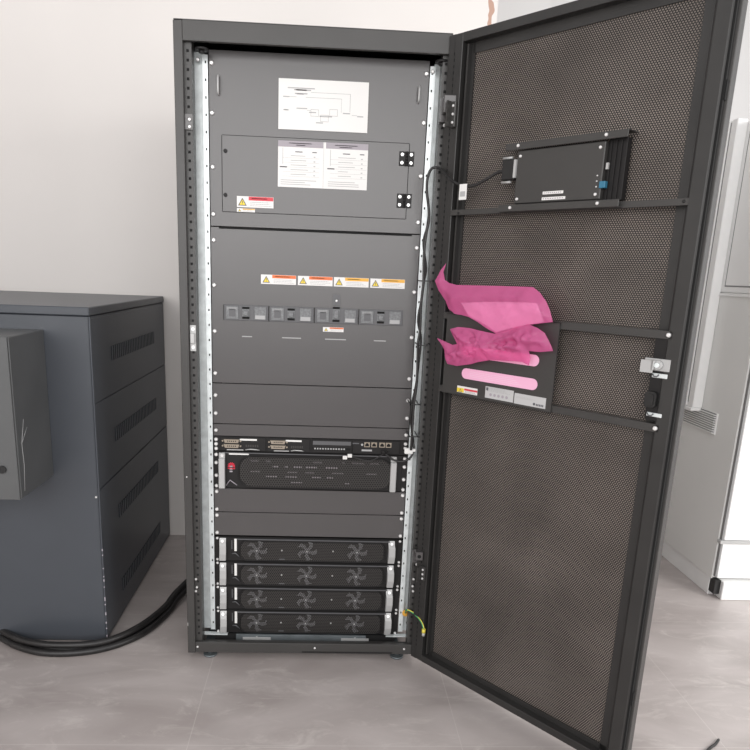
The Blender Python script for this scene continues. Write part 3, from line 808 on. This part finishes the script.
def ear_handle(parent, x, z0, z1, w=.022):
    """curved silver pull handle"""
    mb = MB(); h = z1-z0
    pr = [(PY-.004, z0+.001), (PY-.018, z0+.004), (PY-.022, z0+h*.35), (PY-.020, z0+h*.7), (PY-.010, z1-.012), (PY-.004, z1-.001)]
    n = len(pr); b = len(mb.v)
    for xx in (x, x+w):
        for (yy, zz) in pr: mb.v.append((xx+(.002 if .3 < (zz-z0)/h < .8 else 0), yy, zz))
    for i in range(n-1): mb.f.append((b+i, b+n+i, b+n+i+1, b+i+1)); mb.m.append(0); mb.s.append(False)
    mb.f.append(tuple(b+i for i in range(n))); mb.m.append(0); mb.s.append(False)
    mb.f.append(tuple(b+n+i for i in reversed(range(n)))); mb.m.append(0); mb.s.append(False)
    mb.f.append((b, b+n-1, b+2*n-1, b+n)); mb.m.append(0); mb.s.append(False)
    mb.cyl((x+w/2, PY-.013, z1-.010), (0, -.9, .5), .0052, .005, 12, 1)
    return tag(build(mb, 'handle', ['silver', 'screw'], parent), 'silver pull handle')

# power unit (two units high)
z0, z1 = .613, .7435
pu = thing('power_unit', 'black power unit with wide grille, red maker mark and white handles', 'power unit', (.41, PY, z0))
mb = MB(); mb.box(XL, XR, PY, PY+.003, z0+.001, z1-.001, 0); mb.box(.106, .728, PY-.002, PY+.0005, z0+.002, z1-.002, 0, .0008); mb.box(.10, .735, PY+.003, PY+.30, z0+.002, z1-.002, 0)
mb.box(.118, .70, PY-.0035, PY-.002, z1-.006, z1-.003, 1)
mb.box(modx(229), modx(249), PY-.0030, PY-.002, z1-.011, z1-.005, 2)
# small marks at lower left
for k in range(3): mb.box(.140, .150, PY-.0026, PY-.002, z1-.055-k*.009, z1-.050-k*.009, 3)
mb.tube([(.128, PY-.003, z0+.01), (.142, PY-.006, z0+.03), (.165, PY-.003, z0+.012)], .002, 6, 3)
build(mb, 'body', ['dark', 'breaker', 'white', 'greyink'], pu)
mb = MB(); xc, zc = un(231.5, 463, 1, PY).x, un(231.5, 464, 1, PY).z
for k in range(8):
    a = math.radians(-15+k*30); c, s = math.cos(a), math.sin(a); r = .0135
    mb.prism([(xc+.002*c, zc-.006+.002*s), (xc+r*.75*math.cos(a-.22), zc-.006+r*.75*math.sin(a-.22)), (xc+r*c, zc-.006+r*s), (xc+r*.75*math.cos(a+.22), zc-.006+r*.75*math.sin(a+.22))], PY-.0028, PY-.002)
for k in range(6): mb.box(xc-.012+k*.0042, xc-.009+k*.0042, PY-.0028, PY-.002, zc-.017, zc-.013)
tag(build(mb, 'maker_logo', 'logored', pu), 'red fan-shaped petal mark with letters below')
gx0, gx1 = modx(239), modx(396)
st = stadium(gx0, gx1-.01, z0+.008, z1-.012, 8, .85)
mb = MB(); mb.prism(stadium(gx0, gx1-.01, z0+.008, z1-.012, 8, .85), PY-.0026, PY-.002, 0); mb.tube([(x, PY-.0085, z) for x, z in st], .0022, 6, 1, True)
rnd = random.Random(3)
for r_ in range(5):
    x = gx0+.04
    while x < gx1-.08:
        w = rnd.uniform(.008, .045)
        if rnd.random() < .5: mb.box(x, x+w, PY-.005, PY-.0026, z0+.025+r_*.018, z0+.029+r_*.018, 2)
        x += w+rnd.uniform(.01, .03)
tag(build(mb, 'inner_board', ['hole', 'dark', 'greyink'], pu), 'circuit board glimpsed behind the grille')
perforated('grille', 'grille', pu, I4, gx0, gx1-.01, z0+.008, z1-.012, PY-.009, .0084, .0070, .60, in_stadium(gx0, gx1-.01, z0+.008, z1-.012, .85, .001))
for x in (.105, modx(391.3)):
    mb = MB(); mb.box(x, x+.021, PY-.020, PY-.004, z0+.003, z1-.022, 0, .002); mb.box(x, x+.021, PY-.010, PY-.002, z1-.024, z1-.004, 0, .002); mb.cyl((x+.011, PY-.010, z1-.013), (0, -1, 0), .005, .002, 12, 1)
    tag(build(mb, 'handle', ['silver', 'screw'], pu), 'pale upright pull handle')
for z in (z0+.008, z0+.045, z0+.09, z1-.012):
    screw(pu, XL+.009, PY, z, r=.0066); screw(pu, XR-.009, PY, z, r=.0066)

# rectifier modules
H_ = .0895
def rectifier(z0, label):
    z1 = z0+H_
    t = thing('rectifier_module', label, 'rectifier', (.41, PY, z0), I4, 'rectifier modules stacked at the rack bottom')
    mb = MB(); mb.box(XL, XR, PY, PY+.003, z0, z1, 0); mb.box(.106, .728, PY-.004, PY+.0005, z0+.001, z1-.0025, 0, .001); mb.box(.10, .735, PY+.003, PY+.40, z0+.001, z1-.001, 0)
    mb.box(.165, .70, PY-.010, PY-.004, z1-.008, z1-.0045, 1, .0006)
    mb.box(.106, .735, PY-.0048, PY-.004, z0+.0005, z0+.0022, 3)
    a = un(234.5, 541, 1, PY).x; mb.box(a, a+.0085, PY-.005, PY-.004, z1-.052, z1-.006, 2)
    mb.box(a-.010, a-.007, PY-.0046, PY-.004, z1-.045, z1-.012, 1)
    mb.tube([(a-.008, PY-.005, z0+.028), (a+.004, PY-.010, z0+.032), (a+.018, PY-.005, z0+.016)], .0022, 6, 1)
    for k in range(4): mb.box(.352+k*.0, .352, PY, PY, z0, z0)
    x = un(282, 556, 1, PY).x; mb.box(x-.009, x+.010, PY-.0105, PY-.010, z0+.010, z0+.014, 1)
    build(mb, 'body', ['dark', 'breaker', 'white', 'hole'], t)
    gx0, gx1 = un(240, 550, 1, PY).x, un(385, 550, 1, PY).x; ga, gb = z0+.005, z1-.010
    mb = MB(); mb.prism(stadium(gx0, gx1, ga, gb, 7, .8), PY-.0046, PY-.004, 0); mb.tube([(x, PY-.0095, z) for x, z in stadium(gx0, gx1, ga, gb, 7, .8)], .002, 6, 1, True)
    for px in (282, 333): 
        x = un(px, 550, 1, PY).x; mb.cyl((x, PY-.0095, (ga+gb)/2+.003), (0, -1, 0), .0028, .002, 8, 2)
    build(mb, 'grille_recess', ['hole', 'dark', 'silver'], t)
    perforated('grille', 'grille', t, I4, gx0, gx1, ga, gb, PY-.0095, .0072, .0058, .64, in_stadium(gx0, gx1, ga, gb, .8, .001))
    for px in (257, 307, 357):
        x = un(px, 550, 1, PY).x; zc = (ga+gb)/2; mb = MB()
        mb.cyl((x, PY-.005, zc), (0, -1, 0), .011, .0035, 16, 0)
        for k in range(5):
            a0 = 2*math.pi*k/5+.5
            P = []
            for rr, off in ((.011, 0), (.022, .10), (.036, .45), (.037, 1.0), (.024, .75), (.011, .70)):
                P.append((x+rr*math.cos(a0+off), zc+rr*math.sin(a0+off)))
            P = P[::-1]
            mb.prism(P, PY-.0062 if k % 2 else -.0055+PY, PY-.0048, 0)
        mb.cyl((x, PY-.0085, zc), (0, -1, 0), .0026, .002, 8, 1)
        build(mb, 'fan', ['blade', 'silver'], t)
    ear_handle(t, .104, z0+.002, z1-.003); ear_handle(t, un(388, 550, 1, PY).x, z0+.002, z1-.003)
    for z in (z0+.004, z1-.006):
        screw(t, XL+.009, PY, z, r=.0048); screw(t, XR-.009, PY, z, r=.0048)
    return t
LB = ['topmost of four black rectifier modules, just under the blanking panel', 'second rectifier module from the top of the four-module stack', 'third rectifier module from the top of the four-module stack', 'lowest of four black rectifier modules, just above the rack base']
r0 = rectifier(.0665+3*.093, LB[0])
for k in (1, 2, 3):
    c = copy_tree(r0); c.location.z -= .093*k; c['label'] = LB[k]

# ------------------------------------------------------------ cables
def P3(px, py, y): return un(px, py, 1, y)
def PD(px, py, w):
    u, z = dp(px, py, w); q = DOOR @ Vector((u, -w, z)); return q
dc = [PD(508, 171, .012), PD(498, 172.5, .014), PD(485, 180, .022), PD(474, 185.5, .028), PD(463, 186, .030), P3(452, 180.5, -.075), P3(444, 172, -.035), P3(437, 167.5, -.012), P3(431, 169.5, -.010), P3(427.5, 179, -.008), P3(427, 193, -.006), P3(428.5, 206, -.004), P3(429, 220, -.004), P3(426, 235, -.004), P3(424, 255, -.004), P3(423.5, 281, -.004), P3(421, 305, -.004), P3(420, 330, -.004), P3(418, 345, -.004), P3(417, 380, -.004), P3(414, 404, -.004), P3(413, 420, -.004), P3(412, 436, -.006), P3(411, 450, -.002)]
cb = thing('data_cable', 'black data cable with a white tag looping from rack rail to monitoring unit', 'cable', tuple(dc[-1]))
mb = MB(); mb.tube(smooth(dc, 6), .0042, 10); build(mb, 'cord', 'cable', cb)
build(plug, 'plug', ['black', 'silver'], cb, DOOR)
u, z = dp(463.5, 190, .034)
mb = MB(); mb.box(u-.013, u+.013, -.037, -.0345, z-.027, z+.016, 0, .0004); mb.box(u-.009, u+.009, -.0375, -.037, z-.018, z-.004, 1); tag(build(mb, 'tag', ['white', 'lightink'], cb, DOOR), 'white paper cable tag')
c2 = [P3(429, 215, .010), P3(427, 228, .010), P3(423.5, 243, .010), P3(426, 268, .010), P3(424, 281, .012), P3(421.5, 300, .012), P3(418, 320, .012), P3(421, 338, .012), P3(419, 360, .012), P3(416, 385, .012), P3(412, 404, .012), P3(411, 422, .012), P3(413, 440, .040), P3(413.5, 450, .034), P3(410, 458, .030), P3(402, 461.5, .030), P3(394, 460, .036), P3(388, 456, .046), P3(382, 451, .064)]
vb = thing('patch_cable', 'thin black patch cable tied down the right rail to the controller', 'cable', tuple(c2[-1]))
mb = MB(); mb.tube(smooth(c2, 6), .0038, 10); build(mb, 'cord', 'cable', vb)
p = P3(409.5, 451, .028); mb = MB(); mb.box(p.x-.017, p.x+.012, p.y-.006, p.y+.006, p.z-.010, p.z+.010, 0, .003); mb.box(p.x+.010, p.x+.020, p.y-.004, p.y+.004, p.z-.002, p.z+.008, 0, .001); mb.box(p.x-.012, p.x-.002, p.y-.007, p.y-.006, p.z-.004, p.z+.004, 0)
tag(build(mb, 'cable_clip', 'tape', vb), 'white plastic clip on the cable')
for px, py in ((425, 281), (422, 345), (414, 404), (413, 436)):
    p = P3(px, py, .0); mb = MB(); mb.box(p.x-.014, p.x+.016, -.011, -.009, p.z-.0018, p.z+.0018); mb.box(p.x-.014, p.x-.011, -.011, .07, p.z-.0018, p.z+.0018); mb.box(p.x+.013, p.x+.016, -.011, .07, p.z-.0018, p.z+.0018); mb.box(p.x+.016, p.x+.022, -.011, -.006, p.z-.0025, p.z+.0025)
    build(mb, 'cable_tie', 'black', vb)
c3 = [P3(388, 451, .058), P3(380, 456, .040), P3(370, 461, .045), P3(356, 458, .050), P3(349, 456, .046), P3(344, 458.5, .05)]
lc = thing('short_lead', 'short dark lead hanging over the power unit grille with a white tag', 'cable', tuple(c3[-1]))
mb = MB(); mb.tube(smooth(c3, 6), .0024, 8); build(mb, 'cord', 'cable', lc)
p = P3(347.5, 456.8, .042)
for dx, dz in ((-.008, -.003), (.008, .004)):
    mb = MB(); mb.box(p.x+dx-.008, p.x+dx+.007, p.y-.003, p.y+.003, p.z+dz-.006, p.z+dz+.006, 0, .001); tag(build(mb, 'tag', 'white', lc), 'white cable tag')

# earth lead
el = [P3(405.5, 613, .072), P3(406.5, 610, .012), P3(411, 611.5, .006), P3(416, 615.5, -.012), P3(420.5, 620.7, -.035), P3(423, 626, -.05), P3(423.7, 630, -.052)]
et = thing('earth_lead', 'green and yellow earth lead hanging loose beside the lower hinge post', 'wire', tuple(el[-1]))
mb = MB(); q = smooth(el, 7); mb.tube(q, .0030, 8)
mb.tube([v+Vector((.0012, -.0012, .0014)) for v in q], .0020, 6, 1); build(mb, 'wire', ['green', 'lug'], et)
e = el[-1]; mb = MB(); mb.cyl(e+Vector((0, 0, .004)), (0, 0, -1), .0065, .014, 12, 0); mb.cyl(e+Vector((0, 0, -.010)), (0, 0, -1), .0055, .012, 12, 1); build(mb, 'lug', ['lug', 'silver'], et)
e = el[0]; mb = MB(); mb.cyl((e.x, .0745, e.z), (0, -1, 0), .012, .006, 14, 0); tag(build(mb, 'terminal', 'amber', et), 'orange ring terminal on the rail')

# floor cables
base = [(196, 572), (188, 583), (180, 596), (170, 610), (156, 624), (140, 635), (122, 643), (104, 648.5), (84, 652), (60, 653.5), (38, 652), (18, 646.5), (2, 638), (-30, 618), (-80, 588)]
for k, (off, r, hgt) in enumerate(((0.0, .0125, .0125), (-.027, .0125, .0125), (-.014, .012, .034))):
    pts = []
    B = [un(x, y, 2, .012) for x, y in base]
    B[0] = Vector((.06, .62, .09)); B[1] = Vector((-.02, .60, .07)); B[2] = un(180, 596, 2, .03)
    for i, p in enumerate(B):
        t = (B[min(i+1, len(B)-1)]-B[max(i-1, 0)]); t.z = 0; t.normalize(); nrm = Vector((t.y, -t.x, 0))
        j = 1+.35*math.sin(i*1.3+k)*(1 if k == 2 else .4)
        pts.append(Vector((p.x, p.y, max(p.z-.012, 0)+hgt))-nrm*off*(1 if True else j)*j)
    mb = MB(); mb.tube(smooth(pts, 6), r, 12)
    tag(build(mb, 'power_cable', 'cable', None), ('outer black power cable curving over the floor around the battery cabinet corner', 'inner black power cable on the floor closest to the battery cabinet front', 'black power cable lying on top of the other two on the floor')[k], 'cable', 'thick black floor cables')

# ------------------------------------------------------------ battery cabinet
bx, by, bd, bh = -.3136, .1068, 1.042, 1.2050
bc = thing('battery_cabinet', 'large dark grey battery cabinet with vented side doors at the left', 'cabinet', (bx-.7, by+.5, 0))
mb = MB(); mb.box(bx-1.4, bx-.004, by+.004, by+bd, .004, bh-.030, 0, .002); mb.box(bx-1.4, bx-.03, by+.03, by+bd-.03, 0, .01); build(mb, 'body', 'battery', bc)
mb = MB(); mb.box(bx-1.406, bx, by-.002, by+bd+.004, bh-.028, bh, 0, .003); build(mb, 'lid', 'battery', bc)
def SZ(px, py): p = un(px, py, 0, bx); return p.y, p.z
s1 = (SZ(95.3, 403.7)[1]+SZ(165.7, 364)[1])/2; s2 = (SZ(101, 488.6)[1]+SZ(166.5, 425.6)[1])/2
lv = [bh-.034, s1, s2, .012]
V = [(((111.4, 353)), (154, 337.5)), ((115, 433), (155.6, 405)), ((118.4, 510), (158.6, 467)), ((121, 588), (158.8, 528))]
vent = []
for a, b in V:
    ya, za = SZ(*a); yb, zb = SZ(*b); vent.append((ya, yb, (za+zb)/2))
for k in range(3):
    mb = MB(); za, zb = lv[k+1]+.003, lv[k]-.003
    mb.box(bx-.004, bx, by+.014, by+bd-.01, za, zb, 0, .001)
    vs = [v for v in vent if za < v[2] < zb]
    dr = build(mb, 'side_door', 'battery', bc)
    for (ya, yb, zc) in vs:
        ya, yb = vent[0][0], vent[0][1]
        mb = MB(); n = 26; hh = .026
        mb.box(bx+.0, bx+.0008, ya, yb, zc-hh, zc+hh, 1)
        for q in range(n):
            y = ya+(yb-ya)*(q+.1)/n; mb.box(bx+.0006, bx+.0030, y, y+(yb-ya)/n*.34, zc-hh, zc+hh, 0)
        build(mb, 'vent', ['battery', 'hole'], dr)
mb = MB(); mb.box(bx-.003, bx+.0015, by+.0, by+.010, .01, bh-.03, 0, .0005)
rnd = random.Random(12); z = .02
while z < .36:
    h = rnd.uniform(.004, .02); mb.box(bx-.002, bx+.0021, by-.0006, by+rnd.uniform(.001, .004), z, z+h*.8, 1); z += h+rnd.uniform(.004, .03)*(1+z*2)
build(mb, 'corner_trim', ['battery', 'greyink'], bc)
p = un(96, 497.5, 1, by); screw(bc, bx-.012, by+.004, p.z, r=.004)
# box mounted on its front
_p = un(43, 329, 1, by); X1 = _p.x; zt = _p.z; zb = un(55.7, 470, 1, by).z-.020; BD = by-un(6.5, 338, 0, X1).y; print('BOX', X1, zt, zb, BD)
jb = thing('junction_box', 'grey steel junction box projecting from the battery cabinet front', 'junction box', (X1-.35, by-.13, zb))
mb = MB(); mb.box(X1-.70, X1, by-BD+.010, by+.004, zb, zt-.002, 0, .003); build(mb, 'body', 'boxpaint', jb)
mb = MB(); mb.box(X1-.699, X1-.001, by-BD, by-BD+.010, zb+.001, zt-.003, 0, .001); cv = build(mb, 'cover', 'boxpaint', jb)
mb = MB(); mb.cyl((X1-.045, by-BD, zt-.40), (0, -1, 0), .012, .006, 14); mb.box(X1-.075, X1-.047, by-BD-.004, by-BD, zt-.405, zt-.395); build(mb, 'latch', 'black', cv)
mb = MB(); yy = by-BD+.035
mb.tube([(X1+.0006, yy, zb+.02), (X1+.0006, yy+.01, zb+.10), (X1+.0006, yy+.005, zb+.17), (X1+.0006, yy+.03, zb+.24)], .0008, 5); mb.tube([(X1+.0006, yy+.005, zb+.17), (X1+.0006, yy+.05, zb+.21)], .0007, 5)
tag(build(mb, 'scratch', 'lightink', jb), 'pale scratch on the side')

# ------------------------------------------------------------ white and grey enclosure at the right
RX, RY = 2.20, .535
ZL = un(714, 537, 0, RX).z; print('ZL', ZL)
wc = thing('enclosure', 'tall enclosure at right with grey side panel and white front', 'cabinet', (RX+.4, RY+.5, 0))
mb = MB(); mb.box(RX+.002, RX+.9, RY+.02, RY+1.5, .09, 2.02, 0, .003); build(mb, 'body', 'whitecab', wc)
mb = MB(); mb.box(RX-.004, RX+.002, RY+.022, RY+1.5, .085, 1.318, 0, .001); mb.box(RX-.010, RX-.004, RY+.022, RY+1.5, 1.306, 1.318, 1); tag(build(mb, 'side_panel', ['greycab', 'whitecab'], wc), 'smooth grey lower side panel')
mb = MB(); mb.box(RX-.004, RX+.002, RY+.022, RY+1.5, 1.322, 2.016, 0, .001)
for (a, b, c, d) in ((RY+.03, .82, 1.345, 1.351), (RY+.03, .82, 1.985, 1.991)): mb.box(RX-.0048, RX-.004, a, b, c, d, 1)
mb.box(RX-.0048, RX-.004,   .816, .820, 1.345, 1.991, 1)
tag(build(mb, 'upper_side_panel', ['whitecab', 'seam'], wc), 'white framed upper side panel')
mb = MB(); mb.box(RX+.010, RX+.88, RY, RY+.022, ZL+.008, 2.01, 0, .003); mb.box(RX+.002, RX+.012, RY+.004, RY+.020, .10, 2.0, 1); build(mb, 'front_door', ['whitecab', 'seam'], wc)
mb = MB(); mb.box(RX+.010, RX+.88, RY+.002, RY+.022,   .095, ZL-.008, 0, .002); build(mb, 'lower_panel', 'whitecab', wc)
mb = MB(); mb.box(RX-.008, RX+.88, RY-.006, RY+.02, ZL-.007, ZL+.007, 0, .001); build(mb, 'ledge', 'silver', wc)
mb = MB(); mb.box(RX+.03, RX+.88, RY-.02, RY+.04, .0, .084, 0, .003); mb.box(RX+.002, RX+.88, RY+.04, RY+1.45, 0, .09, 0, .002); mb.box(RX+.004, RX+.03, RY+.0, RY+.04, .02, .084, 1); build(mb, 'plinth', ['whitecab', 'black'], wc)
# vent grille
a = un(689, 400, 0, RX); b = un(716, 435, 0, RX)
mb = MB(); mb.box(RX-.010, RX-.004, .705, .985, .705, .800, 0, .001)
for k in range(9): mb.box(RX-.018, RX-.010, .713, .977, .709+k*.0100, .7130+k*.0100, 0); mb.box(RX-.0112, RX-.010, .713, .977, .7135+k*.0100, .7185+k*.0100, 1)
build(mb, 'vent_grille', ['whitecab', 'seam'], wc)
# trunking
tr = thing('cable_trunking', 'white vertical cable trunking running down the enclosure side', 'trunking', (RX-.03, .92, .785))
mb = MB(); mb.box(RX-.050, RX-.0042, .842, 1.003, .800, 2.03, 0, .003); build(mb, 'duct', 'whitecab', tr)
mb = MB(); mb.box(RX-.056, RX-.050, .890, 1.001, .803, 2.028, 0, .002); mb.box(RX-.0505, RX-.0500, .884, .890, .82, 2.02, 1); build(mb, 'cover', ['whitecab', 'seam'], tr)
mb = MB(); mb.box(RX-.058, RX-.0042, .839, 1.006, .785, .800, 0, .002); build(mb, 'end_cap', 'whitecab', tr)
# grey curtain-like column beyond
mb = MB(); mb.box(1.42, 1.75, 2.35, 2.6, 0, 3.4, 0); tag(build(mb, 'pillar_rear', 'wall2'), kind='structure')

# dark scrap at the lower right edge of the floor
a = un(709, 749, 2, .004); b = un(719, 739, 2, .004)
mb = MB(); mb.tube(smooth([a+(a-b)*1.2, a, (a+b)/2+Vector((.002, -.002, 0)), b], 6), [.004]*18+[.002], 8)
tag(build(mb, 'wire_end', 'cable'), 'dark end of a wire lying on the floor at the lower edge', 'wire')

# ------------------------------------------------------------ light
def area(name, loc, tgt, sx, sy, e, col):
    l = bpy.data.lights.new(name, 'AREA'); l.shape = 'RECTANGLE'; l.size = sx; l.size_y = sy; l.energy = e; l.color = col
    o = add(bpy.data.objects.new(name, l)); o.location = loc
    o.rotation_euler = (Vector(tgt)-Vector(loc)).to_track_quat('-Z', 'Y').to_euler(); return o
area('front_window_light', (-.3, -4.4, 2.2), (.3, 0, 1.2), 6.0, 2.3, 185, (1, .99, .98))
area('right_window_light', (4.4, -1.9, 1.9), (1.6, -.1, .5), 2.6, 2.0, 150, (1, .99, .97))
area('ceiling_light', (.2, -1.0, 3.3), (.3, .2, .8), 1.6, 1.6, 4, (1, .97, .94))
w = bpy.data.worlds.new('room_light'); SC.world = w; w.use_nodes = True
w.node_tree.nodes['Background'].inputs[0].default_value = (.98, .97, 1, 1)
w.node_tree.nodes['Background'].inputs[1].default_value = .66
SC.view_settings.view_transform = 'Standard'; SC.view_settings.look = 'None'
SC.view_settings.gamma = 1; SC.view_settings.exposure = -0.06; SC.view_settings.use_curve_mapping = False
